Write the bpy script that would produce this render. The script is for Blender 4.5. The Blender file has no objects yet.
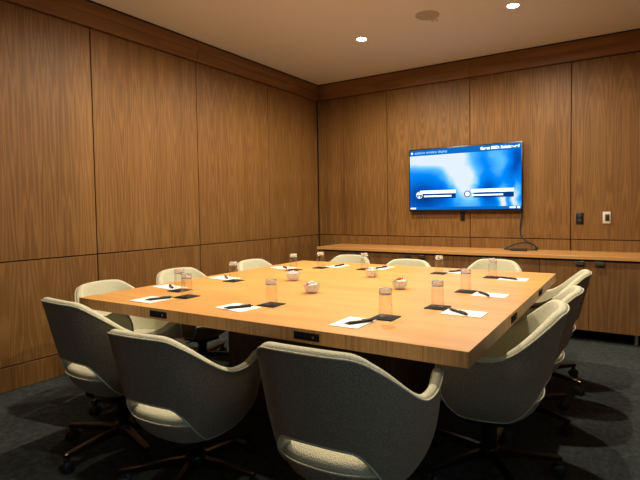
import bpy, bmesh, math, random
from mathutils import Vector, Matrix
random.seed(7)
PI = math.pi
C = bpy.context.scene.collection
sc = bpy.context.scene

# ------------------------------------------------------------------ helpers
def link(o, parent=None):
    C.objects.link(o)
    if parent: o.parent = parent
    return o

def obj(name, bm, mats, parent=None, loc=(0, 0, 0), rot=(0, 0, 0), smooth=True, angle=40):
    bmesh.ops.recalc_face_normals(bm, faces=bm.faces)
    me = bpy.data.meshes.new(name)
    bm.to_mesh(me); bm.free()
    if not isinstance(mats, (list, tuple)): mats = [mats]
    for m in mats: me.materials.append(m)
    if smooth:
        for p in me.polygons: p.use_smooth = True
        me.set_sharp_from_angle(angle=math.radians(angle))
    o = bpy.data.objects.new(name, me)
    o.location = loc; o.rotation_euler = rot
    return link(o, parent)

def tag(o, label, cat, group=None):
    o['label'] = label; o['category'] = cat
    if group: o['group'] = group
    return o

def thing(name, label, cat, loc=(0, 0, 0), rz=0, group=None):
    o = bpy.data.objects.new(name, None)
    o.empty_display_size = .05
    o.location = loc; o.rotation_euler = (0, 0, rz)
    link(o); return tag(o, label, cat, group)

def struct(o):
    o['kind'] = 'structure'; return o

def box(bm, x0, x1, y0, y1, z0, z1, bev=0, seg=2, mi=0):
    v = [bm.verts.new((x, y, z)) for z in (z0, z1) for y in (y0, y1) for x in (x0, x1)]
    fs = [(0, 2, 3, 1), (4, 5, 7, 6), (0, 1, 5, 4), (2, 6, 7, 3), (0, 4, 6, 2), (1, 3, 7, 5)]
    faces = [bm.faces.new([v[i] for i in f]) for f in fs]
    for f in faces: f.material_index = mi
    if bev:
        es = list({e for f in faces for e in f.edges})
        bmesh.ops.bevel(bm, geom=es, offset=bev, segments=seg, affect='EDGES', profile=.5)
    return bm

def NB(*a, **k): return box(bmesh.new(), *a, **k)

def lathe(bm, prof, seg=32, c=(0, 0, 0), mi=0):
    rings = []
    for r, z in prof:
        if r < 1e-6: rings.append([bm.verts.new((c[0], c[1], c[2] + z))])
        else: rings.append([bm.verts.new((c[0] + r * math.cos(2 * PI * i / seg), c[1] + r * math.sin(2 * PI * i / seg), c[2] + z)) for i in range(seg)])
    for a, b in zip(rings, rings[1:]):
        for i in range(seg):
            j = (i + 1) % seg
            if len(a) == 1 and len(b) == 1: continue
            if len(a) == 1: f = bm.faces.new((a[0], b[i], b[j]))
            elif len(b) == 1: f = bm.faces.new((a[i], b[0], a[j]))
            else: f = bm.faces.new((a[i], a[j], b[j], b[i]))
            f.material_index = mi
    return bm

def tube(bm, pts, r, seg=8, closed=False, caps=True):
    pts = [Vector(p) for p in pts]; n = len(pts); rings = []
    up = Vector((0, 0, 1)); prev = None
    for i, p in enumerate(pts):
        a = pts[(i - 1) % n] if (closed or i > 0) else p
        b = pts[(i + 1) % n] if (closed or i < n - 1) else p
        t = (b - a).normalized()
        if prev is None:
            s = t.cross(up)
            if s.length < 1e-3: s = t.cross(Vector((1, 0, 0)))
        else:
            s = prev - t * prev.dot(t)
        s.normalize(); prev = s; u = s.cross(t)
        rr = r[i] if isinstance(r, (list, tuple)) else r
        rings.append([bm.verts.new(p + s * rr * math.cos(2 * PI * k / seg) + u * rr * math.sin(2 * PI * k / seg)) for k in range(seg)])
    m = n if closed else n - 1
    for i in range(m):
        a, b = rings[i], rings[(i + 1) % n]
        for k in range(seg):
            l = (k + 1) % seg
            bm.faces.new((a[k], a[l], b[l], b[k]))
    if caps and not closed:
        bm.faces.new(rings[0]); bm.faces.new(rings[-1])
    return bm

# ------------------------------------------------------------------ materials
class NT:
    def __init__(s, name):
        s.m = bpy.data.materials.new(name); s.m.use_nodes = True
        s.t = s.m.node_tree; s.t.nodes.clear()
        s.out = s.t.nodes.new('ShaderNodeOutputMaterial')
    def n(s, kind, **k):
        nd = s.t.nodes.new(kind)
        for a, b in k.items(): setattr(nd, a, b)
        return nd
    def l(s, a, b): s.t.links.new(a, b)
    def put(s, sock, v):
        if hasattr(v, 'links') or isinstance(v, bpy.types.NodeSocket): s.l(v, sock)
        else: sock.default_value = v
    def math(s, op, a, b=0., c=0.):
        nd = s.n('ShaderNodeMath', operation=op)
        for i, v in enumerate((a, b, c)): s.put(nd.inputs[i], v)
        return nd.outputs[0]
    def comb(s, x, y, z):
        nd = s.n('ShaderNodeCombineXYZ')
        for i, v in enumerate((x, y, z)): s.put(nd.inputs[i], v)
        return nd.outputs[0]
    def noise(s, vec, scale=1., detail=2., rough=.5, dist=0.):
        nd = s.n('ShaderNodeTexNoise'); s.put(nd.inputs['Vector'], vec)
        nd.inputs['Scale'].default_value = scale; nd.inputs['Detail'].default_value = detail
        nd.inputs['Roughness'].default_value = rough; nd.inputs['Distortion'].default_value = dist
        return nd.outputs['Fac']
    def ramp(s, f, stops):
        nd = s.n('ShaderNodeValToRGB'); s.put(nd.inputs[0], f); cr = nd.color_ramp
        while len(cr.elements) < len(stops): cr.elements.new(.5)
        for e, (p, c) in zip(cr.elements, stops): e.position = p; e.color = (*c, 1)
        return nd.outputs[0]
    def mix(s, f, a, b, mode='MIX'):
        nd = s.n('ShaderNodeMix', data_type='RGBA', blend_type=mode)
        s.put(nd.inputs[0], f)
        for i, v in ((6, a), (7, b)): s.put(nd.inputs[i], (*v, 1) if isinstance(v, tuple) else v)
        return nd.outputs[2]
    def bump(s, h, strength=.2, dist=.002):
        nd = s.n('ShaderNodeBump'); nd.inputs['Strength'].default_value = strength
        nd.inputs['Distance'].default_value = dist; s.l(h, nd.inputs['Height']); return nd.outputs[0]
    def pbr(s, col, rough=.5, metal=0., normal=None, **k):
        p = s.n('ShaderNodeBsdfPrincipled')
        s.put(p.inputs['Base Color'], (*col, 1) if isinstance(col, tuple) else col)
        s.put(p.inputs['Roughness'], rough); s.put(p.inputs['Metallic'], metal)
        if normal is not None: s.l(normal, p.inputs['Normal'])
        for a, b in k.items(): s.put(p.inputs[a.replace('_', ' ')], b)
        s.l(p.outputs[0], s.out.inputs[0]); return s.m

def plain(name, col, rough=.5, metal=0., **k):
    t = NT(name)
    co = t.n('ShaderNodeTexCoord').outputs['Object']
    nz = t.noise(co, 60, 2)
    r = t.math('MULTIPLY_ADD', nz, .12, rough - .06)
    return t.pbr(col, r, metal, **k)

def wood(name, dark, mid, light, along='Z', leaf=.2, rings=11., figure=7., rough=.42, contrast=1., pore=.25, spec=.35):
    """oak veneer: book matched leaves across, cathedral figure along the grain"""
    t = NT(name)
    sep = t.n('ShaderNodeSeparateXYZ'); t.l(t.n('ShaderNodeTexCoord').outputs['Object'], sep.inputs[0])
    ax = {'X': 0, 'Y': 1, 'Z': 2}[along]
    g = sep.outputs[ax]                                        # along the grain
    others = [sep.outputs[i] for i in range(3) if i != ax]
    a = others[0]; b = others[1]
    rnd = t.math('MULTIPLY', t.n('ShaderNodeObjectInfo').outputs['Random'], 37.)
    ac = t.math('ADD', a, b)
    fold = t.math('PINGPONG', t.math('ADD', ac, t.math('MULTIPLY', rnd, .137)), leaf / 2)
    wob = t.noise(t.comb(t.math('MULTIPLY', ac, 3.), rnd, t.math('MULTIPLY', g, 1.2)), 1., 1.)
    N = t.noise(t.comb(t.math('MULTIPLY', fold, figure), rnd, t.math('MULTIPLY', g, .45)), 1.2, 2.2, .45)
    ph = t.math('MULTIPLY', t.math('ADD', N, t.math('MULTIPLY', wob, .06)), rings * 2 * PI)
    line = t.math('MULTIPLY_ADD', t.math('SINE', ph), .5, .5)
    line = t.math('POWER', line, 1.6)
    fine = t.noise(t.comb(t.math('MULTIPLY', ac, 260.), rnd, t.math('MULTIPLY', g, 7.)), 1., 3., .6)
    wide = t.noise(t.comb(t.math('MULTIPLY', ac, 5.), rnd, t.math('MULTIPLY', g, .25)), 1., 2.)
    f = t.math('ADD', t.math('MULTIPLY', line, .25 * contrast), t.math('MULTIPLY', wide, .45))
    f = t.math('ADD', f, t.math('MULTIPLY', t.math('SUBTRACT', fine, .5), pore * 1.4))
    f = t.math('ADD', f, .16)
    col = t.ramp(f, [(.12, dark), (.48, mid), (.85, light)])
    nrm = t.bump(fine, .12, .0006)
    r = t.math('MULTIPLY_ADD', fine, .15, rough - .07)
    return t.pbr(col, r, 0., nrm, Specular_IOR_Level=spec)

M = {}
M['oak_wall'] = wood('oak_wall_veneer', (.092, .039, .0095), (.178, .085, .0225), (.255, .133, .041), leaf=.26, rings=14, figure=8, pore=.22, rough=.5, spec=.25)
M['oak_trim'] = wood('oak_trim', (.13, .056, .019), (.20, .092, .031), (.27, .135, .048), along='X', leaf=.5, rings=5, figure=3, rough=.45)
M['oak_door'] = wood('oak_cabinet_door', (.10, .046, .0155), (.17, .082, .028), (.235, .12, .045), leaf=.42, rings=9, figure=4.5)
M['oak_table'] = wood('oak_tabletop', (.45, .215, .062), (.64, .335, .10), (.76, .44, .15), along='X', leaf=.6, rings=5, figure=2.5, contrast=.5, rough=.36, pore=.22, spec=.5)
M['oak_edge'] = wood('oak_table_edge', (.26, .125, .045), (.43, .225, .085), (.56, .32, .13), along='Z', leaf=.3, rings=4, figure=20, rough=.4, pore=.7)
M['oak_counter'] = wood('oak_counter', (.38, .18, .055), (.52, .27, .085), (.62, .35, .12), along='X', leaf=.6, rings=5, figure=2.5, contrast=.5, rough=.34)
M['dark_wood'] = wood('dark_stained_wood', (.03, .014, .007), (.055, .026, .012), (.08, .04, .02), rough=.45)
M['groove'] = plain('dark_groove', (.018, .009, .005), .8)
M['black_plastic'] = plain('black_plastic', (.012, .012, .013), .45)
M['black_metal'] = plain('black_metal', (.02, .019, .018), .35, .6)
M['bronze'] = plain('bronze_metal', (.10, .073, .055), .33, 1.)
M['steel'] = plain('brushed_steel', (.5, .49, .47), .32, 1.)
M['dark_steel'] = plain('satin_nickel', (.22, .20, .18), .38, 1.)
M['white_paint'] = plain('white_trim_paint', (.8, .77, .72), .5)
M['paper'] = plain('paper', (.83, .82, .79), .7)
M['coaster'] = plain('coaster_leather', (.018, .016, .015), .7, 0., Specular_IOR_Level=.15)
M['pen_body'] = plain('pen_black', (.01, .011, .014), .28)
M['matte_black'] = plain('matte_black', (.007, .007, .008), .8, 0., Specular_IOR_Level=.12)
M['tv_body'] = plain('tv_black', (.01, .01, .012), .25)
M['almond'] = plain('ivory_plate', (.62, .56, .42), .4)
M['rubber'] = plain('cable_rubber', (.012, .011, .012), .55)

def ceiling_mat():
    t = NT('ceiling_paint'); co = t.n('ShaderNodeTexCoord').outputs['Object']
    n = t.noise(co, 220, 3); return t.pbr(t.mix(t.noise(co, 1.2, 2), (.70, .67, .64), (.74, .71, .68)), .85, 0., t.bump(n, .05, .001))
M['ceiling'] = ceiling_mat()

def carpet_mat():
    t = NT('carpet_tile'); co = t.n('ShaderNodeTexCoord').outputs['Object']
    fleck = t.noise(co, 190, 3, .75); blot = t.noise(co, 26, 4, .7)
    big = t.noise(co, 2.2, 3)
    f = t.math('ADD', t.math('MULTIPLY', fleck, .55), t.math('ADD', t.math('MULTIPLY', blot, .5), t.math('MULTIPLY', big, .15)))
    col = t.ramp(f, [(.36, (.010, .013, .014)), (.60, (.044, .053, .050)), (.80, (.105, .122, .113))])
    return t.pbr(col, .95, 0., t.bump(t.math('ADD', fleck, blot), .9, .006), Specular_IOR_Level=.1)
M['carpet'] = carpet_mat()

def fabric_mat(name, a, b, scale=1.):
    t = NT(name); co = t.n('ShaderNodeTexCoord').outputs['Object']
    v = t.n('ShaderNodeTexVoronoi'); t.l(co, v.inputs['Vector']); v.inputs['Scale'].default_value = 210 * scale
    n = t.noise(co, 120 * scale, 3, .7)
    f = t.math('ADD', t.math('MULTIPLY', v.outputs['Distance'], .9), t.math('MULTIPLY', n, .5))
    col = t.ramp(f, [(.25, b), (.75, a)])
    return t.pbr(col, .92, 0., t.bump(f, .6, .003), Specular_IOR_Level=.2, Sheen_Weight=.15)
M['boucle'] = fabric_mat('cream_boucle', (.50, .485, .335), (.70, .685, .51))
M['boucle_out'] = fabric_mat('grey_beige_outer', (.22, .178, .120), (.38, .315, .222))  # darker tone for the outer shell and seat pan

def thin_glass():
    t = NT('tumbler_glass')
    lw = t.n('ShaderNodeLayerWeight'); lw.inputs[0].default_value = .35
    tr = t.n('ShaderNodeBsdfTransparent'); tr.inputs[0].default_value = (.97, .97, .96, 1)
    gl = t.n('ShaderNodeBsdfGlossy'); gl.inputs['Roughness'].default_value = .03
    f = t.math('MULTIPLY_ADD', lw.outputs['Facing'], .25, .02)
    mx = t.n('ShaderNodeMixShader'); t.l(f, mx.inputs[0]); t.l(tr.outputs[0], mx.inputs[1]); t.l(gl.outputs[0], mx.inputs[2])
    t.l(mx.outputs[0], t.out.inputs[0]); return t.m
M['glass'] = thin_glass()
def thick_glass():
    t = NT('solid_glass'); return t.pbr((.80, .82, .84), .04, 0., Transmission_Weight=.75, IOR=1.5, Specular_IOR_Level=.8)
M['glass_base'] = thick_glass()
def bowl_mat():
    t = NT('frosted_bowl')
    d = t.n('ShaderNodeBsdfPrincipled'); d.inputs['Base Color'].default_value = (.82, .8, .76, 1); d.inputs['Roughness'].default_value = .15
    tr = t.n('ShaderNodeBsdfTransparent'); tr.inputs[0].default_value = (.95, .94, .92, 1)
    mx = t.n('ShaderNodeMixShader'); mx.inputs[0].default_value = .52
    t.l(tr.outputs[0], mx.inputs[1]); t.l(d.outputs[0], mx.inputs[2]); t.l(mx.outputs[0], t.out.inputs[0]); return t.m
M['bowl'] = bowl_mat()

def emit(name, col, s):
    t = NT(name); e = t.n('ShaderNodeEmission'); e.inputs[0].default_value = (*col, 1); e.inputs[1].default_value = s
    t.l(e.outputs[0], t.out.inputs[0]); return t.m
M['lamp'] = emit('downlight_lens', (1., .93, .80), 18.)
SCR = .34
M['scr_white'] = emit('screen_white', (.80, .95, 1.), 1.6 * SCR)
M['scr_cyan'] = emit('screen_pale_cyan', (.35, .75, 1.), 1.2 * SCR)
M['scr_bar'] = emit('screen_bar_blue', (.004, .15, .55), .9 * SCR)
M['scr_navy'] = emit('screen_navy', (.003, .05, .25), .8 * SCR)

def screen_mat():
    t = NT('screen_picture')
    uv = t.n('ShaderNodeTexCoord').outputs['UV']
    sep = t.n('ShaderNodeSeparateXYZ'); t.l(uv, sep.inputs[0]); u, v = sep.outputs[0], sep.outputs[1]
    wn = t.noise(t.comb(t.math('MULTIPLY', u, 5.), t.math('MULTIPLY', v, 2.2), 3.), 1., 3.)
    wn = t.math('MULTIPLY', t.math('SUBTRACT', wn, .5), .22)
    def blob(cu, cv, ru, rv, amp, skew=0.):
        du = t.math('ADD', t.math('SUBTRACT', u, cu), t.math('ADD', wn, t.math('MULTIPLY', t.math('SUBTRACT', v, cv), skew)))
        a = t.math('POWER', t.math('ABSOLUTE', t.math('DIVIDE', du, ru)), 2.)
        b = t.math('POWER', t.math('ABSOLUTE', t.math('DIVIDE', t.math('SUBTRACT', v, cv), rv)), 2.)
        return t.math('MULTIPLY', t.math('EXPONENT', t.math('MULTIPLY', t.math('ADD', a, b), -1.)), amp)
    parts = [blob(.44, .62, .15, .40, .62, .25), blob(.12, .86, .22, .16, .75), blob(.55, .36, .10, .3, .3), blob(.33, .88, .25, .12, .4),
             blob(.86, .12, .035, .2, .75), blob(.97, .14, .03, .22, .6), blob(.80, .75, .05, .3, .25),
             blob(.14, .22, .20, .22, -.34), blob(.74, .28, .10, .2, -.28), blob(.96, .75, .06, .25, -.25)]
    f = .38
    for p in parts: f = t.math('ADD', p, f)
    col = t.ramp(f, [(.0, (.001, .03, .18)), (.2, (.001, .09, .50)), (.42, (.0, .25, .95)), (.66, (.12, .55, 1.)), (.95, (.74, .84, 1.))])
    e = t.n('ShaderNodeEmission'); t.l(col, e.inputs[0]); e.inputs[1].default_value = .95 * SCR
    t.l(e.outputs[0], t.out.inputs[0]); return t.m
M['screen'] = screen_mat()

# ------------------------------------------------------------------ the room
H, CR, GR, BA, W = 2.811, 2.619, .8757, .168, 1.0166
XR, YF = 5.2, -6.8
struct(obj('floor', NB(-.1, XR + .1, YF - .1, .1, -.06, 0), M['carpet'], smooth=False))
struct(obj('ceiling', NB(-.1, XR + .1, YF - .1, .1, H, H + .08), M['ceiling'], smooth=False))

def panel(parent, w, h, cx, cz, place):
    """one veneered board, 4 mm bevel, grain upright; place -> (loc, rz)"""
    bm = NB(-w / 2, w / 2, 0, .018, -h / 2, h / 2, bev=.0015, seg=1)
    loc, rz = place(cx, cz)
    o = obj('wood_panel', bm, M['oak_wall'], parent, loc, (0, 0, rz), smooth=False)
    o['kind'] = 'structure'; return o

def boards(parent, seams, place, skip=None):
    g = .004
    for a, b in zip(seams, seams[1:]):
        for z0, z1 in ((0.003, BA - g), (BA + g, GR - g), (GR + g, CR - g)):
            panel(parent, b - a - 2 * g, z1 - z0, (a + b) / 2, (z0 + z1) / 2, place)

wl = struct(obj('wall_left', NB(-.12, -.0181, YF, 0, 0, H), M['groove'], smooth=False))
boards(wl, [0.02, .976] + [.976 + W * k for k in range(1, 6)], lambda s, z: ((-.018, -s, z), -PI / 2))
# rotation -90 deg: local x -> -y, local y (thickness) -> +x
wb = struct(obj('wall_back', NB(-.12, XR + .1, .0181, .12, 0, H), M['groove'], smooth=False))
boards(wb, [0.0, 1.012] + [1.012 + W * k for k in range(1, 4)] + [XR], lambda s, z: ((s, 0, z), 0))
bm = bmesh.new()
box(bm, XR + .0181, XR + .12, -4.7, 0, 0, H); box(bm, XR + .0181, XR + .12, YF, -6.3, 0, H)
box(bm, XR + .0181, XR + .12, -6.3, -4.7, 0, .75); box(bm, XR + .0181, XR + .12, -6.3, -4.7, 2.2, H)
wr = struct(obj('wall_right', bm, M['groove'], smooth=False))
boards(wr, [0.02, 1.0] + [1.0 + W * k for k in range(1, 4)] + [4.7], lambda s, z: ((XR + .018, -s, z), PI / 2))
# wall behind the camera, and a window in the right wall beside it
struct(obj('wall_front', NB(-.12, XR + .1, YF - .12, YF, 0, H), M['oak_wall'], smooth=False))
WY0, WY1, WZ0, WZ1 = -6.3, -4.7, .75, 2.2
wn = bmesh.new()
X0, X1 = XR + .02, XR + .08
box(wn, X0, X1, WY0, WY0 + .05, WZ0, WZ1); box(wn, X0, X1, WY1 - .05, WY1, WZ0, WZ1)
box(wn, X0, X1, WY0 + .05, WY1 - .05, WZ0, WZ0 + .05); box(wn, X0, X1, WY0 + .05, WY1 - .05, WZ1 - .05, WZ1); box(wn, X0, X1, -5.52, -5.48, WZ0 + .05, WZ1 - .05)
win = struct(obj('window_1', wn, M['black_metal'], smooth=False))
g_ = obj('window_glass', NB(X0 + .02, X0 + .026, WY0 + .05, WY1 - .05, WZ0 + .05, WZ1 - .05), M['glass'], win, smooth=False); g_['kind'] = 'structure'

# crown boards under the ceiling (dark shadow line above and below)
def crown(name, segs, place, rz):
    root = None
    for i, (a, b) in enumerate(segs):
        w = b - a - .003
        bm = NB(-w / 2, w / 2, 0, .030, CR, H - .012, bev=.001, seg=1)
        box(bm, -w / 2, w / 2, .004, .042, CR + .095, H - .012, bev=.001, seg=1)
        o = obj(name if root is None else 'crown_board', bm, M['oak_trim'], None, place((a + b) / 2), (0, 0, rz), smooth=False)
        o['kind'] = 'structure'
        if root is None: root = o
        else:
            o.parent = root; o.matrix_parent_inverse = root_inv
        if i == 0: root_inv = (Matrix.Translation(o.location) @ Matrix.Rotation(rz, 4, 'Z')).inverted()
    return root
crown('trim_1', [(0.0, 1.993), (1.993, 4.026), (4.026, 6.8)], lambda s: (0, -s, 0), -PI / 2)
crown('trim_2', [(0.043, 2.029), (2.029, 4.062), (4.062, XR - .043)], lambda s: (s, 0, 0), PI)
crown('trim_3', [(0.0, 3.0), (3.0, 6.8)], lambda s: (XR, -s, 0), PI / 2)
bm = bmesh.new()
box(bm, 0.0, .05, YF, 0, H - .012, H - .0005); box(bm, .05, XR, -.05, 0, H - .012, H - .0005)
struct(obj('trim_4', bm, M['groove'], smooth=False))

# ------------------------------------------------------------------ table frame -> world
PHI = .018; TX, TY = 1.0333, -3.7313
cs, sn = math.cos(PHI), math.sin(PHI)
def w(x, y, z=0): return Vector((TX + cs * x - sn * y, TY + sn * x + cs * y, z))
TW, TD, TZ, TT = 2.1518, 2.052, .74, .0553

# ------------------------------------------------------------------ table
tb = thing('conference_table', 'large square light oak conference table in the middle of the room', 'table', (TX, TY, 0), PHI)
bm = NB(0, TW, 0, TD, TZ - TT, TZ, bev=.0012, seg=1)
for f in bm.faces:
    f.material_index = 0 if abs(f.normal.z) > .5 else 1
def recess_hole(): pass
obj('tabletop', bm, [M['oak_table'], M['oak_edge']], tb, smooth=False)
bm = bmesh.new(); box(bm, .50, 1.60, .60, 1.45, .02, TZ - TT, bev=.003)
box(bm, .53, 1.57, .63, 1.42, 0, .02)
obj('pedestal', bm, M['dark_wood'], tb, smooth=False)
def outlet(cx, cy, rz, label=None):
    p = NB(-.060, .060, -.0025, .01, -.0155, .0155, bev=.002)
    o = obj('power_outlet', p, M['matte_black'], tb, (cx, cy, TZ - TT / 2 - .001), (0, 0, rz))
    s = bmesh.new()
    for dx in (-.034, .006): box(s, dx - .014, dx + .014, -.0045, 0, -.010, .010, bev=.001)
    obj('socket', s, M['matte_black'], o)
    s = bmesh.new(); box(s, .028, .036, -.0045, 0, -.005, .005, bev=.0008)
    b = obj('port', s, M['dark_steel'], o); b['label'] = 'small silver port'
for cx in (.650, 1.515): outlet(cx, 0.0, 0)
for cy in (.68, 1.395): outlet(TW, cy, PI / 2)

# ------------------------------------------------------------------ chairs
A_, BB, BFR = .284, .272, .300
GZ = [(.300, .36), (.318, .56), (.35, .72), (.395, .83), (.46, .91), (.54, .955), (.66, .99), (.82, 1.035)]
def G(z):
    if z <= GZ[0][0]: return GZ[0][1]
    for (a, ga), (b, gb) in zip(GZ, GZ[1:]):
        if z <= b:
            t = (z - a) / (b - a); return ga + (gb - ga) * t
    return GZ[-1][1]
def Gs(z):  # smoothed
    return sum(G(z + d) for d in (-.03, -.015, 0, .015, .03)) / 5 if z > .345 else G(z)
def se(v, e): return math.copysign(abs(v) ** e, v)
def S(ph, z, inset=0.):
    """point on the shell at azimuth ph (0 = back) and height z"""
    g = Gs(z); e = .80
    x = (A_ * g - inset) * se(math.sin(ph), e)
    c = math.cos(ph)
    y = -((BB if c > 0 else BFR) * g - inset) * se(c, e)
    y -= max(0, z - .5) * .16 * max(0, c)           # recline of the back
    return Vector((x, y, z))
def sm(a, b, x):
    t = min(1, max(0, (x - a) / (b - a))); return t * t * (3 - 2 * t)
D = math.radians
PHM = D(130)
def ztop(ph):
    a = abs(ph)
    z = .786 + .016 * math.cos(min(a, D(40)) * 2.2)
    z -= sm(D(23), D(91), a) * .172
    z += sm(D(90), D(116), a) * .030
    return z
def zbot(ph):
    a = abs(ph)
    return .516 - .172 * sm(D(20), D(66), a) - .012 * (1 - math.cos(min(a, D(30)) * 3))
def zlim(ph):
    a = abs(ph); zt, zb = ztop(ph), zbot(ph)
    d = D(17)
    if a > PHM - d:
        t = (a - (PHM - d)) / d; k = math.sqrt(max(0, 1 - t * t)); m = zt - .13 if zt - .13 > zb else (zt + zb) / 2
        zt = m + (zt - m) * k; zb = m + (zb - m) * (k ** .8)
    return zt, zb

def make_chair():
    root = bpy.data.objects.new('swivel_chair', None); root.empty_display_size = .1; link(root)
    nu, nv, th = 88, 14, .040
    us = []
    for i in range(nu + 1):
        s = -1 + 2 * i / nu
        s = math.copysign(1 - (1 - abs(s)) ** 1.25, s)       # denser near the arm tips
        us.append(s * PHM)
    out_rows, in_rows, top_edge, bot_edge = [], [], [], []
    for ph in us:
        zt, zb = zlim(ph)
        h = max(zt - zb, 1e-4)
        t_ = th * (1 - .18 * sm(D(60), D(110), abs(ph)))
        r_ = min(.014, h * .45)
        out = [S(ph, zb + h * j / nv) for j in range(nv + 1)]
        inn = []
        for j in range(nv + 1):
            z = zb + h * j / nv; p = S(ph, z, t_)
            inn.append(p)
        out_rows.append(out); in_rows.append(inn)
    # outer shell
    bm = bmesh.new()
    V = [[bm.verts.new(p) for p in r] for r in out_rows]
    # a thin back lining 3 mm inside so the shell has thickness
    V2 = [[bm.verts.new(p + (q - p) * .10) for p, q in zip(r, s)] for r, s in zip(out_rows, in_rows)]
    for i in range(nu):
        for j in range(nv):
            bm.faces.new((V[i][j], V[i + 1][j], V[i + 1][j + 1], V[i][j + 1]))
            bm.faces.new((V2[i][j], V2[i][j + 1], V2[i + 1][j + 1], V2[i + 1][j]))
        bm.faces.new((V[i][0], V2[i][0], V2[i + 1][0], V[i + 1][0]))
        bm.faces.new((V[i][nv], V[i + 1][nv], V2[i + 1][nv], V2[i][nv]))
    for i in (0, nu):
        for j in range(nv): bm.faces.new((V[i][j], V[i][j + 1], V2[i][j + 1], V2[i][j]))
    bmesh.ops.remove_doubles(bm, verts=bm.verts, dist=.0003)
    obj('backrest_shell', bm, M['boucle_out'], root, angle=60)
    # inner padding with a puffed rim all round
    bm = bmesh.new(); rows = []
    for out, inn in zip(out_rows, in_rows):
        o_t, i_t = out[-1] + (inn[-1] - out[-1]) * .08, inn[-1]
        o_b, i_b = out[0] + (inn[0] - out[0]) * .08, inn[0]
        h = (out[-1] - out[0]).length; hh = min(.013, h * .5)
        row = []
        K = 6
        for k in range(K + 1):      # bottom rim from outer to inner
            a = PI * k / K; t = (1 - math.cos(a)) / 2
            p = o_b.lerp(i_b, t); p = p + Vector((0, 0, -hh * .55 * math.sin(a))); row.append(p)
        for j in range(1, nv):
            p = inn[j].copy(); row.append(p)
        for k in range(K + 1):
            a = PI * k / K; t = (1 - math.cos(a)) / 2
            p = i_t.lerp(o_t, t); p = p + Vector((0, 0, hh * math.sin(a))); row.append(p)
        rows.append([bm.verts.new(p) for p in row])
    n = len(rows[0])
    for i in range(nu):
        for j in range(n - 1):
            bm.faces.new((rows[i][j], rows[i][j + 1], rows[i + 1][j + 1], rows[i + 1][j]))
        bm.faces.new((rows[i][0], rows[i + 1][0], rows[i + 1][n - 1], rows[i][n - 1]))
    # rounded nose at the arm tips
    for i, sg in ((0, -1), (nu, 1)):
        pass
    bmesh.ops.holes_fill(bm, edges=[e for e in bm.edges if e.is_boundary], sides=0)
    bmesh.ops.remove_doubles(bm, verts=bm.verts, dist=.0003)
    obj('inner_padding', bm, M['boucle'], root, angle=70)
    # piping along the seam between outer shell and inner padding
    loop = [r[-1] for r in out_rows] + [r[0] for r in reversed(out_rows)]
    pts = [loop[0]]
    for p in loop[1:]:
        if (p - pts[-1]).length > .004: pts.append(p)
    bm = bmesh.new(); tube(bm, pts, .0035, 6, closed=True)
    obj('piping', bm, M['boucle'], root, angle=80)
    # seat pan (bowl) under the cushion
    seg = 56
    def rim(ph, z, sc_):
        g = Gs(z) * sc_; e = .80; c = math.cos(ph)
        return Vector((A_ * g * se(math.sin(ph), e), -((BB if c > 0 else .275) * g) * se(c, e), z))
    def ring(bm, z, sc_, zf=0., zz=None):
        r = []
        for k in range(seg):
            ph = 2 * PI * k / seg
            p = rim(ph, z, sc_); p.z = (z if zz is None else zz) + zf
            r.append(bm.verts.new(p))
        return r
    bm = bmesh.new(); prev = None
    for z, s_ in ((.302, .60), (.304, .95), (.317, .985), (.335, .985), (.365, .985), (.395, .985), (.420, .97), (.427, .94)):
        r = ring(bm, z, s_)
        if prev:
            for k in range(seg): bm.faces.new((prev[k], prev[(k + 1) % seg], r[(k + 1) % seg], r[k]))
        else: bm.faces.new(list(reversed(r)))
        prev = r
    bm.faces.new(prev)
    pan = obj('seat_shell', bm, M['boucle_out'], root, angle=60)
    bm = bmesh.new(); prev = None
    prof = [(.423, .90), (.425, .955), (.435, .975), (.448, .955), (.458, .89), (.466, .78), (.472, .60), (.477, .35), (.479, .12)]
    for z, s_ in prof:
        r = ring(bm, .425, s_, zz=z)
        if prev:
            for k in range(seg): bm.faces.new((prev[k], prev[(k + 1) % seg], r[(k + 1) % seg], r[k]))
        else: bm.faces.new(list(reversed(r)))
        prev = r
    bm.faces.new(prev)
    obj('seat_cushion', bm, M['boucle'], root, angle=60)
    bm = bmesh.new(); tube(bm, [rim(2 * PI * k / seg, .430, .985) for k in range(seg)], .0035, 6, closed=True)
    obj('seat_piping', bm, M['boucle'], root, angle=80)
    # mechanism, lever, gas column
    bm = NB(-.085, .085, -.11, .10, .270, .304, bev=.010)
    lathe(bm, [(0, .16), (.032, .16), (.034, .165), (.034, .272), (0, .272)], 24)
    obj('tilt_mechanism', bm, M['black_metal'], root)
    bm = bmesh.new(); tube(bm, [(.07, .02, .288), (.16, .03, .288), (.24, .035, .282)], .005, 8)
    tube(bm, [(.215, .0335, .284), (.265, .036, .280)], .009, 10)
    obj('height_lever', bm, M['black_plastic'], root)
    bm = bmesh.new(); lathe(bm, [(0, .055), (.030, .055), (.045, .070), (.047, .112), (.040, .122), (.026, .126), (.026, .19), (0, .19)], 28)
    obj('base_column', bm, M['black_metal'], root)
    for k in range(5):
        # tapering arm of the star, dark sides with a bronze cap strip on top
        bm = bmesh.new()
        sec = [(.035, .104, .022, .030), (.12, .101, .019, .026), (.22, .095, .016, .021), (.300, .089, .0135, .016), (.312, .086, .012, .012)]
        rr = []
        for x, zt, hw, dp in sec:
            rr.append([bm.verts.new(p) for p in ((x, -hw, zt), (x, -hw * .9, zt - dp), (x, hw * .9, zt - dp), (x, hw, zt))])
        for a, b in zip(rr, rr[1:]):
            for q in range(4): bm.faces.new((a[q], a[(q + 1) % 4], b[(q + 1) % 4], b[q]))
        bm.faces.new(rr[0]); bm.faces.new(rr[-1])
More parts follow.
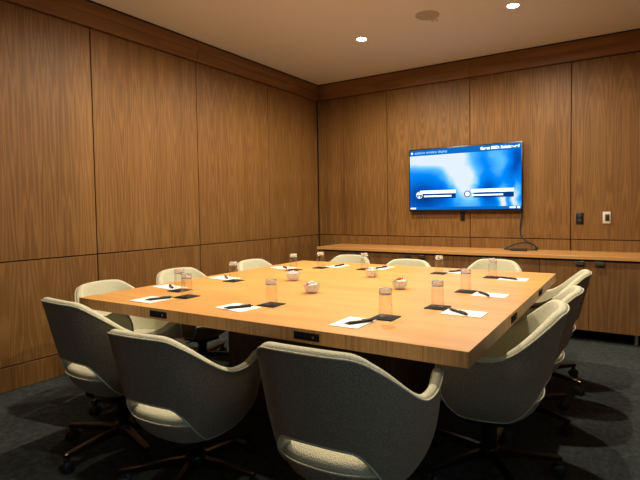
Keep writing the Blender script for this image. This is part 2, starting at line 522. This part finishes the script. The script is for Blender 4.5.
        lg = obj('leg', bm, M['black_metal'], root, smooth=False)
        bm = bmesh.new(); rr = []
        for x, zt, hw, dp in sec:
            rr.append([bm.verts.new(p) for p in ((x, -hw * .86, zt), (x, -hw * .5, zt + .0045), (x, hw * .5, zt + .0045), (x, hw * .86, zt))])
        for a, b in zip(rr, rr[1:]):
            for q in range(4): bm.faces.new((a[q], a[(q + 1) % 4], b[(q + 1) % 4], b[q]))
        bm.faces.new(rr[0]); bm.faces.new(rr[-1])
        cp = obj('leg_cap', bm, M['bronze'], lg, smooth=False); cp['label'] = 'bronze strip along the leg'
        bm = bmesh.new()
        for s_ in (-1, 1):
            c0 = Vector((.298, s_ * .015, .0285)); segn = 20
            for (y0, y1) in ((-.009, .009),):
                ra = [(0, y0), (.022, y0), (.0285, y0 + .004), (.0285, y1 - .004), (.022, y1), (0, y1)]
                rings = []
                for r, y in ra:
                    if r == 0: rings.append([bm.verts.new(c0 + Vector((0, y, 0)))])
                    else: rings.append([bm.verts.new(c0 + Vector((r * math.cos(2 * PI * i / segn), y, r * math.sin(2 * PI * i / segn)))) for i in range(segn)])
                for a, b in zip(rings, rings[1:]):
                    for i in range(segn):
                        j = (i + 1) % segn
                        if len(a) == 1: bm.faces.new((a[0], b[i], b[j]))
                        elif len(b) == 1: bm.faces.new((a[i], b[0], a[j]))
                        else: bm.faces.new((a[i], a[j], b[j], b[i]))
        box(bm, .285, .312, -.007, .007, .030, .068, bev=.003)
        tube(bm, [(.296, 0, .05), (.296, 0, .078)], .006, 8)
        obj('caster', bm, M['black_plastic'], lg)
        lg.location = (0, 0, 0)
    return root

def copy_tree(o, parent=None):
    c = o.copy(); link(c)
    if parent: c.parent = parent
    for ch in list(o.children): copy_tree(ch, c)
    return c

UP = {'backrest_shell', 'inner_padding', 'piping', 'seat_shell', 'seat_cushion', 'seat_piping', 'tilt_mechanism', 'height_lever'}
def kind(o): return o.name.split('.')[0]
proto = make_chair(); first = [True]
def chair(x, y, rot, top, star, label, group):
    r = proto
    if not first[0]: r = copy_tree(proto)
    first[0] = False
    r.location = w(x, y); r.rotation_euler = (0, 0, PHI + D(rot))
    k = 0
    for ch in r.children:
        if kind(ch) in UP: ch.location.z = top - .80
        if kind(ch) == 'leg':
            ch.rotation_euler = (0, 0, D(star - rot + 72 * k)); k += 1
    tag(r, label, 'chair', group)
g1 = 'swivel chairs around the conference table'
CH = [
 (.335, .015, -4, .792, -15, 'cream swivel armchair at the near side, leftmost of the three seen from behind'),
 (.915, -.030, 3, .722, 8, 'cream swivel armchair seen from behind, middle of the three at the near side'),
 (1.795, -.115, 2, .803, 20, 'cream swivel armchair seen from behind, largest and closest, at the bottom centre'),
 (2.045, .670, 99, .770, -53, 'cream swivel armchair turned side-on at the near right table corner'),
 (2.050, 1.330, 93, .745, -27, 'cream swivel armchair at the right side, middle and lowest of the three there'),
 (2.050, 1.950, 93, .765, -25, 'cream swivel armchair at the right side, farthest one there, nearest the cabinets'),
 (1.580, 2.370, 176, .745, 10, 'cream swivel armchair behind the far table edge, below the power cable coil'),
 (.910, 2.140, 184, .738, 30, 'cream swivel armchair behind the far table edge, middle of the three there'),
 (.200, 2.330, 182, .735, 50, 'cream swivel armchair behind the far table edge, leftmost, nearest the room corner'),
 (-.100, 1.790, -88, .745, 15, 'cream swivel armchair on the left wall side, farthest of the three there'),
 (-.290, 1.110, -92, .730, 33, 'cream swivel armchair on the left wall side, middle one behind two tumblers'),
 (-.190, .450, -82, .728, -10, 'cream swivel armchair on the left wall side behind the left table corner'),
]
for c_ in CH: chair(*c_, g1)

# ------------------------------------------------------------------ place settings
def pad(x, y, wd, hd, rz, where):
    bm = NB(-wd / 2, wd / 2, -hd / 2, hd / 2, 0, .0030, bev=.0004, seg=1)
    o = obj('notepad', bm, M['paper'], None, w(x, y, TZ), (0, 0, PHI + D(rz)), smooth=False)
    return tag(o, 'white paper notepad ' + where, 'notepad', 'notepads on the table')
def make_pen():
    r = bpy.data.objects.new('ballpoint_pen', None); r.empty_display_size = .03; link(r)
    def along(prof):
        bm = bmesh.new(); lathe(bm, prof, 12)
        bmesh.ops.rotate(bm, verts=bm.verts, cent=(0, 0, 0), matrix=Matrix.Rotation(PI / 2, 3, 'Y'))
        return bm
    obj('barrel', along([(0, -.062), (.003, -.062), (.0055, -.045), (.0060, -.005), (.0060, .052), (0, .052)]), M['pen_body'], r)
    obj('grip', along([(.0062, -.046), (.0066, -.044), (.0066, -.014), (.0062, -.012)]), M['black_plastic'], r)
    t = obj('tip', along([(0, -.070), (.0010, -.070), (.0028, -.062), (0, -.061)]), M['steel'], r); t['label'] = 'steel writing tip'
    bm = along([(0, .052), (.0062, .052), (.0062, .060), (.003, .062), (.003, .070), (0, .070)])
    obj('push_button', bm, M['pen_body'], r)
    bm = NB(.010, .058, -.0016, .0016, .0062, .0082, bev=.0005, seg=1)
    obj('clip', bm, M['pen_body'], r)
    return r
pen0 = make_pen(); pf = [True]
def pen(a, b, where):
    r = pen0 if pf[0] else copy_tree(pen0); pf[0] = False
    cx, cy = (a[0] + b[0]) / 2, (a[1] + b[1]) / 2
    r.location = w(cx, cy, TZ + .0030 + .0066)
    r.rotation_euler = (0, 0, PHI + math.atan2(b[1] - a[1], b[0] - a[0]))
    tag(r, 'black ballpoint pen ' + where, 'pen', 'pens on the table')
def coaster(x, y, rz, where):
    bm = NB(-.050, .050, -.050, .050, 0, .004, bev=.001, seg=2)
    o = obj('coaster', bm, M['coaster'], None, w(x, y, TZ), (0, 0, PHI + D(rz)))
    tag(o, 'square black coaster ' + where, 'coaster', 'coasters on the table')
def make_glass():
    r = bpy.data.objects.new('tumbler', None); r.empty_display_size = .03; link(r)
    # turned upside down: rim on the coaster, heavy base on top
    hgt = .122
    bm = bmesh.new(); lathe(bm, [(.0300, .0), (.0308, .0005), (.0278, hgt - .026), (.0264, hgt - .026), (.0290, .0005), (.0300, .0)], 32)
    obj('glass_wall', bm, M['glass'], r, angle=50)
    bm = bmesh.new(); lathe(bm, [(0, hgt - .024), (.020, hgt - .0245), (.0262, hgt - .0257), (.0276, hgt - .0255), (.0270, hgt - .002), (.0255, hgt), (.018, hgt - .0005), (.012, hgt - .003), (0, hgt - .0035)], 32)
    b = obj('glass_base', bm, M['glass_base'], r, angle=50); b['label'] = 'thick solid glass base facing up'
    return r
gl0 = make_glass(); gf = [True]
def glass(x, y, where):
    r = gl0 if gf[0] else copy_tree(gl0); gf[0] = False
    r.location = w(x, y, TZ + .004)
    tag(r, 'upside-down clear glass tumbler ' + where, 'glass', 'tumblers on the table')
SET = [ # pad(x,y,w,d,rot) pen(a,b) coaster(x,y,rot) phrase
 ((.425, .130, .160, .140, 0), ((.441, .09), (.495, .200)), (.530, .275, 0), 'at the near side, leftmost, by the table corner beside an outlet'),
 ((.985, .185, .190, .130, -8), ((.960, .118), (1.040, .222)), (1.085, .310, 0), 'at the near side, middle of the three settings there'),
 ((1.625, .170, .130, .165, 0), ((1.622, .116), (1.690, .216)), (1.703, .310, 0), 'at the near side, closest to the camera'),
 ((1.970, .540, .180, .115, 0), ((1.895, .565), (1.995, .492)), (1.825, .605, 0), 'at the right side, nearest of the three settings there'),
 ((1.960, 1.025, .175, .115, 0), ((1.885, 1.064), (1.968, .965)), (1.815, 1.075, 0), 'at the right side, middle of the three settings there'),
 ((1.950, 1.645, .175, .130, 0), ((1.865, 1.652), (1.975, 1.606)), (1.810, 1.680, 0), 'at the right side, farthest, by the far right corner'),
 ((.170, .455, .220, .105, -8), ((.140, .478), (.240, .418)), (.325, .400, 0), 'at the left side, nearest, with two tumblers overlapping'),
 ((.185, .890, .210, .120, -8), ((.150, .932), (.255, .850)), (.340, .820, 0), 'at the left side, middle of the three settings there'),
 ((.200, 1.520, .200, .120, -8), ((.165, 1.550), (.276, 1.465)), (.355, 1.445, 0), 'at the left side, farthest, behind a bowl of sweets'),
 ((.535, 1.800, .115, .190, -4), ((.545, 1.725), (.560, 1.850)), (.470, 1.645, 0), 'at the far side, leftmost of the three settings there'),
 ((.920, 1.840, .120, .190, -4), ((.905, 1.745), (.945, 1.865)), (.835, 1.705, 0), 'at the far side, middle, behind a bowl of sweets'),
 ((1.520, 1.850, .130, .170, 0), ((1.470, 1.790), (1.550, 1.880)), (1.425, 1.725, 0), 'at the far side, rightmost of the three settings there'),
]
for p, pe, co, ph in SET:
    pad(*p, ph); pen(*pe, 'lying ' + ph); coaster(*co, ph); glass(co[0], co[1], ph)

# bowls with wrapped sweets
def make_bowl():
    bm = bmesh.new()
    lathe(bm, [(0, 0), (.026, 0), (.029, .003), (.040, .020), (.047, .040), (.049, .050), (.0475, .051), (.0445, .041), (.037, .022), (.026, .008), (0, .006)], 36)
    return obj('sweet_bowl', bm, M['bowl'], None, angle=50)
b0 = make_bowl()
cols = {'white': (.85, .84, .80), 'green': (.25, .55, .16), 'red': (.80, .06, .04), 'blue': (.03, .13, .40), 'pale green': (.55, .75, .42), 'pink': (.85, .45, .40)}
CM = {k: plain('wrapper_' + k.replace(' ', '_'), v, .3) for k, v in cols.items()}
def candy_mesh(m, name):
    bm = bmesh.new()
    prof = [(0, -.0105), (.004, -.0102), (.0072, -.0075), (.0085, 0), (.0072, .0075), (.004, .0102), (0, .0105)]
    lathe(bm, prof, 12)
    for s in (-1, 1):     # twisted wrapper ends
        c = bm.verts.new((0, 0, s * .0095)); rim = [bm.verts.new((.0068 * math.cos(a) * (1 + .25 * (i % 2)), .0068 * math.sin(a) * (1 + .25 * (i % 2)), s * (.0175 + .002 * (i % 2)))) for i, a in enumerate([2 * PI * i / 10 for i in range(10)])]
        for i in range(10): bm.faces.new((c, rim[i], rim[(i + 1) % 10]))
    o = obj('wrapped_sweet', bm, m, None); return o
protoC = {}
BOWLS = [((.683, 1.012), 'farthest left of the four, with pink and white sweets', ['white', 'pink', 'white', 'pink', 'white', 'white', 'white', 'pink'], 'in the left bowl'),
         ((1.066, .678), 'nearest of the four, with blue, green and red sweets', ['white', 'blue', 'blue', 'white', 'green', 'red', 'white', 'white'], 'in the nearest bowl'),
         ((1.076, 1.372), 'farthest back of the four, with pale green sweets', ['white', 'green', 'pale green', 'white', 'pale green', 'white', 'white', 'green'], 'in the rear bowl'),
         ((1.449, 1.008), 'rightmost of the four, with one bright red sweet on top', ['red', 'pale green', 'white', 'pale green', 'white', 'green', 'white', 'white'], 'in the right bowl')]
for bi, ((x, y), ph, cl, wh) in enumerate(BOWLS):
    b = b0 if bi == 0 else b0.copy()
    if bi: link(b)
    b.location = w(x, y, TZ); b.rotation_euler = (0, 0, 0)
    tag(b, 'small frosted glass bowl ' + ph, 'bowl', 'sweet bowls in the middle of the table')
    spots = [(0, -.002, .0575)] + [(.017 * math.cos(a), .017 * math.sin(a), .040) for a in (.3, 2.4, 4.4)] + [(.025 * math.cos(a), .025 * math.sin(a), .0460) for a in (1.35, 3.4, 5.4, 6.1)]
    for k, (cn, (dx, dy, dz)) in enumerate(zip(cl, spots)):
        if cn not in protoC: o = protoC[cn] = candy_mesh(CM[cn], cn)
        else: o = protoC[cn].copy(); link(o)
        p = w(x, y, TZ); o.location = (p.x + dx, p.y + dy, TZ + dz)
        az = math.atan2(dy, dx) + PI / 2
        o.rotation_euler = (0, PI / 2 + random.uniform(-.25, .25), az)
        pos = ['topmost', 'low', 'low', 'low', 'beside the rim', 'beside the rim', 'beside the rim', 'beside the rim'][k]
        tag(o, '%s wrapped sweet lying %s %s' % (cn, pos, wh), 'sweet', 'wrapped sweets %s' % wh)

# ------------------------------------------------------------------ cabinets along the back wall
CZ = .765
ct = obj('countertop', NB(0.345, XR - .004, -.553, -.002, CZ - .030, CZ, bev=.0015, seg=1), M['oak_counter'], smooth=False)
tag(ct, 'long oak worktop running along the back wall over the cabinets', 'countertop')
bounds = [.37, 1.193, 2.02, 2.847, 3.673, 4.50]
where = ['leftmost, under the worktop near the room corner', 'under the worktop left of the screen', 'under the worktop below the screen', 'at the right, with two doors beside the right chairs', 'rightmost, at the far right end of the worktop']
def cab(x0, x1, n, label):
    cb = thing('base_cabinet', label, 'cabinet', ((x0 + x1) / 2, -.26, 0), 0, 'oak cabinets along the back wall')
    wd = x1 - x0; hw = wd / 2
    bm = bmesh.new()
    box(bm, -hw + .0015, hw - .0015, -.252, .25, .105, CZ - .046, bev=.001, seg=1)
    box(bm, -hw + .01, hw - .01, -.215, .25, CZ - .046, CZ - .030)
    body = obj('carcass', bm, M['dark_wood'], cb, smooth=False)
    dw = wd / n
    for k in range(n):
        a = -hw + k * dw + .0018; b = a + dw - .0036
        cx = (a + b) / 2
        bm = NB(a - cx, b - cx, -.019, 0, .105 - .42, CZ - .047 - .42, bev=.0012, seg=1)
        d = obj('door', bm, M['oak_door'], cb, (cx, -.252, .42), smooth=False)
        s = 1 if k == 0 else -1
        hx = s * (dw / 2 - .080) if n == 2 else dw / 2 - .08
        hb = bmesh.new(); box(hb, hx - .036, hx + .036, -.042, -.0195, CZ - .050 - .42, CZ - .0475 - .42)
        box(hb, hx - .036, hx + .036, -.045, -.0420, CZ - .078 - .42, CZ - .0475 - .42, bev=.0008, seg=1)
        obj('handle', hb, M['dark_steel'], d, smooth=False)
    bm = NB(-hw, hw, .10, .12, 0.001, .105)
    obj('kick_board', bm, M['black_plastic'], cb, smooth=False)
    for sx in (-hw + .05, hw - .05):
        bm = bmesh.new(); lathe(bm, [(0, 0), (.026, 0), (.026, .010), (.018, .014), (.018, .095), (.026, .100), (.026, .105), (0, .105)], 20, c=(sx, -.185, 0))
        obj('leg', bm, M['steel'], cb)
for a, b, ph in zip(bounds, bounds[1:], where): cab(a, b, 2, 'low oak cabinet ' + ph)

# ------------------------------------------------------------------ screen on the back wall
tvx0, tvx1, tvz0, tvz1 = 1.325, 2.598, 1.165, 1.880
tvw, tvh = tvx1 - tvx0, tvz1 - tvz0
tv = thing('wall_screen', 'large flat screen with a blue welcome page hung on the back wall', 'television', ((tvx0 + tvx1) / 2, -.002, tvz0))
bm = NB(-tvw / 2, tvw / 2, -.058, -.030, 0, tvh, bev=.004)
box(bm, -tvw / 2 + .05, tvw / 2 - .05, -.030, -.018, .04, tvh - .06, bev=.004)
cas = obj('casing', bm, M['tv_body'], tv)
obj('wall_bracket', NB(-.2, .2, -.018, -.0005, .2, .5, bev=.002), M['black_metal'], tv)
bm = bmesh.new()
m_ = .013; x0, x1, z0, z1 = -tvw / 2 + m_, tvw / 2 - m_, .022, tvh - m_
vs = [bm.verts.new(p) for p in ((x0, -.0588, z0), (x1, -.0588, z0), (x1, -.0588, z1), (x0, -.0588, z1))]
f = bm.faces.new(vs); uvl = bm.loops.layers.uv.new('UVMap')
for lp, uvc in zip(f.loops, ((0, 0), (1, 0), (1, 1), (0, 1))): lp[uvl].uv = uvc
def screen_obj(name, bm, m):
    me = bpy.data.meshes.new(name); bm.to_mesh(me); bm.free(); me.materials.append(m)
    o = bpy.data.objects.new(name, me); return link(o, tv)
disp = screen_obj('display', bm, M['screen']); disp['label'] = 'glowing blue and white display picture'
sw, sh = x1 - x0, z1 - z0
def SX(u): return x0 + u * sw
def SZ(v): return z0 + v * sh
def rect(bm, u0, u1, v0, v1, lay):
    y = -.0588 - .0004 * lay
    bm.faces.new([bm.verts.new(p) for p in ((SX(u0), y, SZ(v0)), (SX(u1), y, SZ(v0)), (SX(u1), y, SZ(v1)), (SX(u0), y, SZ(v1)))])
def disc(bm, u, v, r, lay, n=28, r0=0.):
    y = -.0588 - .0004 * lay
    if r0 == 0:
        bm.faces.new([bm.verts.new((SX(u) + r * math.cos(2 * PI * i / n), y, SZ(v) + r * math.sin(2 * PI * i / n))) for i in range(n)])
    else:
        a = [bm.verts.new((SX(u) + r * math.cos(2 * PI * i / n), y, SZ(v) + r * math.sin(2 * PI * i / n))) for i in range(n)]
        b = [bm.verts.new((SX(u) + r0 * math.cos(2 * PI * i / n), y, SZ(v) + r0 * math.sin(2 * PI * i / n))) for i in range(n)]
        for i in range(n): bm.faces.new((a[i], a[(i + 1) % n], b[(i + 1) % n], b[i]))
bm = bmesh.new(); rect(bm, 0, 1, .905, 1, 1); rect(bm, 0, 1, 0, .045, 1); screen_obj('screen_header', bm, M['scr_bar'])
for u0, u1, uc in ((.10, .44, .093), (.60, .94, .545)):
    bm = bmesh.new(); rect(bm, u0, u1, .185, .262, 1); screen_obj('screen_banner', bm, M['scr_navy'])
    bm = bmesh.new(); rect(bm, u0 if uc < .3 else .58, u1, .268, .32, 1); screen_obj('screen_stripe', bm, M['scr_white'])
    bm = bmesh.new(); disc(bm, uc, .245, .036, 3); ic = screen_obj('screen_icon', bm, M['scr_navy'])
    bm = bmesh.new()
    if uc < .3: disc(bm, uc, .245, .038, 4, 28, .034); rect(bm, .068, .118, .25, .285, 4); rect(bm, .085, .10, .20, .235, 4)
    else: disc(bm, uc, .245, .025, 4)
    screen_obj('screen_icon_mark', bm, M['scr_white'])
    bm = bmesh.new()
    for k in range(16): rect(bm, uc + .045 + k * .0165, uc + .045 + k * .0165 + (.0148 if k % 4 else .0165), .212, .236, 2)
    screen_obj('screen_caption', bm, M['scr_white'])
for rc in ((.004, .058, .012, .034), (.905, .955, .012, .034), (.968, .990, .010, .036)):
    bm = bmesh.new(); rect(bm, *rc, 2); screen_obj('status_mark', bm, M['scr_white'])
bm = bmesh.new(); disc(bm, .022, .952, .013, 2, 6); screen_obj('header_icon', bm, M['scr_white'])
def text(body, u, v, size, mat, align='LEFT', bold=0.):
    cu = bpy.data.curves.new('txt', 'FONT'); cu.body = body; cu.size = size; cu.align_x = align; cu.offset = bold
    cu.fill_mode = 'FRONT'
    t = bpy.data.objects.new('txt', cu); C.objects.link(t)
    dg = bpy.context.evaluated_depsgraph_get(); me = bpy.data.meshes.new_from_object(t.evaluated_get(dg))
    bpy.data.objects.remove(t)
    me.materials.clear(); me.materials.append(mat)
    o = bpy.data.objects.new('screen_text', me); link(o, tv)
    o.rotation_euler = (PI / 2, 0, 0); o.location = (SX(u), -.0588 - .0012, SZ(v)); return o
text('solstice wireless display', .050, .935, .041, M['scr_cyan'])
text('Guest SSID: Solstice-ref', .985, .932, .042, M['scr_white'], 'RIGHT', .0016)

# wall plates
def plate(x, z, wd, ht, mat, ins, name, label, cat):
    r = thing(name, label, cat, (x, 0, z))
    obj('cover_plate', NB(-wd / 2, wd / 2, -.008, -.0003, -ht / 2, ht / 2, bev=.0015), mat, r)
    bm = bmesh.new()
    for d in ins: box(bm, d[0], d[1], -.0125, -.0082, d[2], d[3], bev=.001)
    return r, bm
r, bm = plate(1.945, 1.108, .050, .092, M['tv_body'], [(-.014, .014, -.032, .032)], 'cable_outlet', 'small black cable outlet on the wall just below the screen', 'outlet')
obj('socket', bm, M['tv_body'], r)
r, bm = plate(3.128, 1.083, .068, .112, M['tv_body'], [(-.017, .017, -.034, -.003), (-.017, .017, .003, .034)], 'wall_socket', 'black double wall socket right of the screen', 'socket')
obj('socket', bm, M['black_plastic'], r)
r, bm = plate(3.362, 1.092, .068, .112, M['almond'], [(-.012, .024, -.032, .032)], 'light_switch', 'ivory wall switch plate with black rocker, beside the black socket', 'switch')
o = obj('rocker', bm, M['black_plastic'], r); o['label'] = 'black rocker'

# cable: down from the screen, looping over the adapter on the worktop
def onwall(px, py, y): pass
pts = [(2.585, -.036, 1.185), (2.586, -.034, 1.12), (2.575, -.036, 1.05), (2.570, -.045, .98), (2.585, -.06, .91), (2.625, -.09, .865), (2.66, -.12, .850), (2.70, -.13, .835), (2.735, -.13, .805), (2.74, -.135, .781), (2.70, -.15, .7715), (2.62, -.16, .7715), (2.50, -.165, .7725), (2.44, -.16, .7725), (2.46, -.14, .785), (2.52, -.13, .815), (2.60, -.125, .838), (2.67, -.12, .8385), (2.72, -.115, .815), (2.755, -.115, .779), (2.70, -.11, .7715), (2.60, -.11, .7715), (2.52, -.12, .7715)]
def catmull(P, n=6):
    P = [Vector(p) for p in P]; out = []
    for i in range(len(P) - 1):
        p0, p1, p2, p3 = P[max(i - 1, 0)], P[i], P[i + 1], P[min(i + 2, len(P) - 1)]
        for k in range(n):
            t = k / n
            out.append(.5 * ((2 * p1) + (p2 - p0) * t + (2 * p0 - 5 * p1 + 4 * p2 - p3) * t * t + (3 * p1 - p0 - 3 * p2 + p3) * t ** 3))
    out.append(P[-1]); return out
bm = bmesh.new(); tube(bm, catmull(pts), .0075, 8)
cb = obj('cable', bm, M['rubber'])
tag(cb, 'black power cable hanging from the screen and coiled on the worktop', 'cable')
bm = NB(-.075, .075, -.030, .030, 0, .026, bev=.006)
ad = thing('power_adapter', 'flat black power adapter lying in the cable coil on the worktop', 'adapter', (2.60, -.24, CZ))
obj('body', bm, M['black_plastic'], ad)
bm = bmesh.new(); tube(bm, [(-.075, 0, .012), (-.10, 0, .012), (-.118, .003, .011)], [.009, .007, .005], 10)
obj('strain_relief', bm, M['rubber'], ad)

# ------------------------------------------------------------------ ceiling fittings
def downlight(x, y, label):
    r = thing('downlight', label, 'light', (x, y, H), 0, 'recessed downlights')
    bm = bmesh.new(); lathe(bm, [(.043, -.0005), (.060, -.0005), (.062, -.003), (.058, -.006), (.046, -.005), (.043, -.0005)], 36)
    obj('trim_ring', bm, M['white_paint'], r)
    bm = bmesh.new(); lathe(bm, [(0, -.0030), (.030, -.0030), (.042, -.0022), (.042, -.0010), (0, -.0010)], 32)
    o = obj('lens', bm, M['lamp'], r); o['label'] = 'glowing white lens'
    return r
LP = [(1.36, -1.186, 'left one of the two glowing downlights in the ceiling'), (2.752, -1.178, 'right one of the two glowing downlights in the ceiling'),
      (1.36, -2.65, 'downlight over the left half of the table'), (2.752, -2.65, 'downlight over the right half of the table'),
      (1.36, -4.1, 'downlight over the near left chairs'), (2.752, -4.1, 'downlight over the near right chairs')]
POW = [42, 44, 56, 48, 7, 14]
for (x, y, lb), pw in zip(LP, POW):
    downlight(x, y, lb)
    ld = bpy.data.lights.new('downlight_beam', 'SPOT'); ld.energy = pw; ld.color = (1., .85, .66)
    ld.spot_size = D(172); ld.spot_blend = .6; ld.shadow_soft_size = .03
    lo = bpy.data.objects.new('downlight_beam', ld); link(lo); lo.location = (x, y, H - .012)
sp = thing('ceiling_speaker', 'round beige speaker grille in the ceiling between the two downlights', 'speaker', (2.098, -1.367, H))
bm = bmesh.new(); lathe(bm, [(0, -.006), (.09, -.006), (.098, -.004), (.100, -.0005), (0, -.0005)], 40)
M['grille'] = plain('grille_beige', (.42, .37, .31), .8)
obj('grille', bm, M['grille'], sp)
sp2 = obj('smoke_sensor', lathe(bmesh.new(), [(0, -.018), (.018, -.018), (.026, -.010), (.030, -.0005), (0, -.0005)], 24), M['ceiling'], None, (2.110, -1.235, H))
tag(sp2, 'tiny beige sensor in the ceiling just below the speaker grille', 'sensor')

# ------------------------------------------------------------------ daylight through the window behind the camera, world
wd_ = bpy.data.worlds.new('World'); sc.world = wd_; wd_.use_nodes = True
bg = wd_.node_tree.nodes['Background']; bg.inputs[0].default_value = (.35, .6, 1., 1); bg.inputs[1].default_value = .5
ld = bpy.data.lights.new('window_daylight', 'AREA'); ld.shape = 'RECTANGLE'; ld.size = 1.3; ld.size_y = 1.5; ld.energy = 1.6; ld.color = (.50, .92, .97)
lo = bpy.data.objects.new('window_daylight', ld); link(lo); lo.location = (XR + .01, -5.5, 1.475); lo.rotation_euler = (0, PI / 2, 0)

# ------------------------------------------------------------------ camera
yaw, pitch, roll = -.5411, -.0414, -.0127
fw = Vector((math.sin(yaw) * math.cos(pitch), math.cos(yaw) * math.cos(pitch), math.sin(pitch)))
rt = Vector((math.cos(yaw), -math.sin(yaw), 0)); up = rt.cross(fw)
r2 = rt * math.cos(roll) + up * math.sin(roll); u2 = -rt * math.sin(roll) + up * math.cos(roll)
cam = bpy.data.cameras.new('camera'); co = bpy.data.objects.new('camera', cam); link(co)
mw = Matrix((r2, u2, -fw)).transposed().to_4x4(); mw.translation = Vector((3.6547, -5.1711, 1.1983)); co.matrix_world = mw
cam.sensor_fit = 'HORIZONTAL'; cam.sensor_width = 36; cam.lens = 478.3544 / 640 * 36
cam.shift_x = -(355.0233 - 320) / 640; cam.shift_y = -(240 - 229.4603) / 640
cam.clip_start = .02
sc.camera = co
vs_ = sc.view_settings; vs_.view_transform = 'Standard'; vs_.look = 'None'; vs_.exposure = 1.72; vs_.gamma = 1; vs_.use_curve_mapping = False
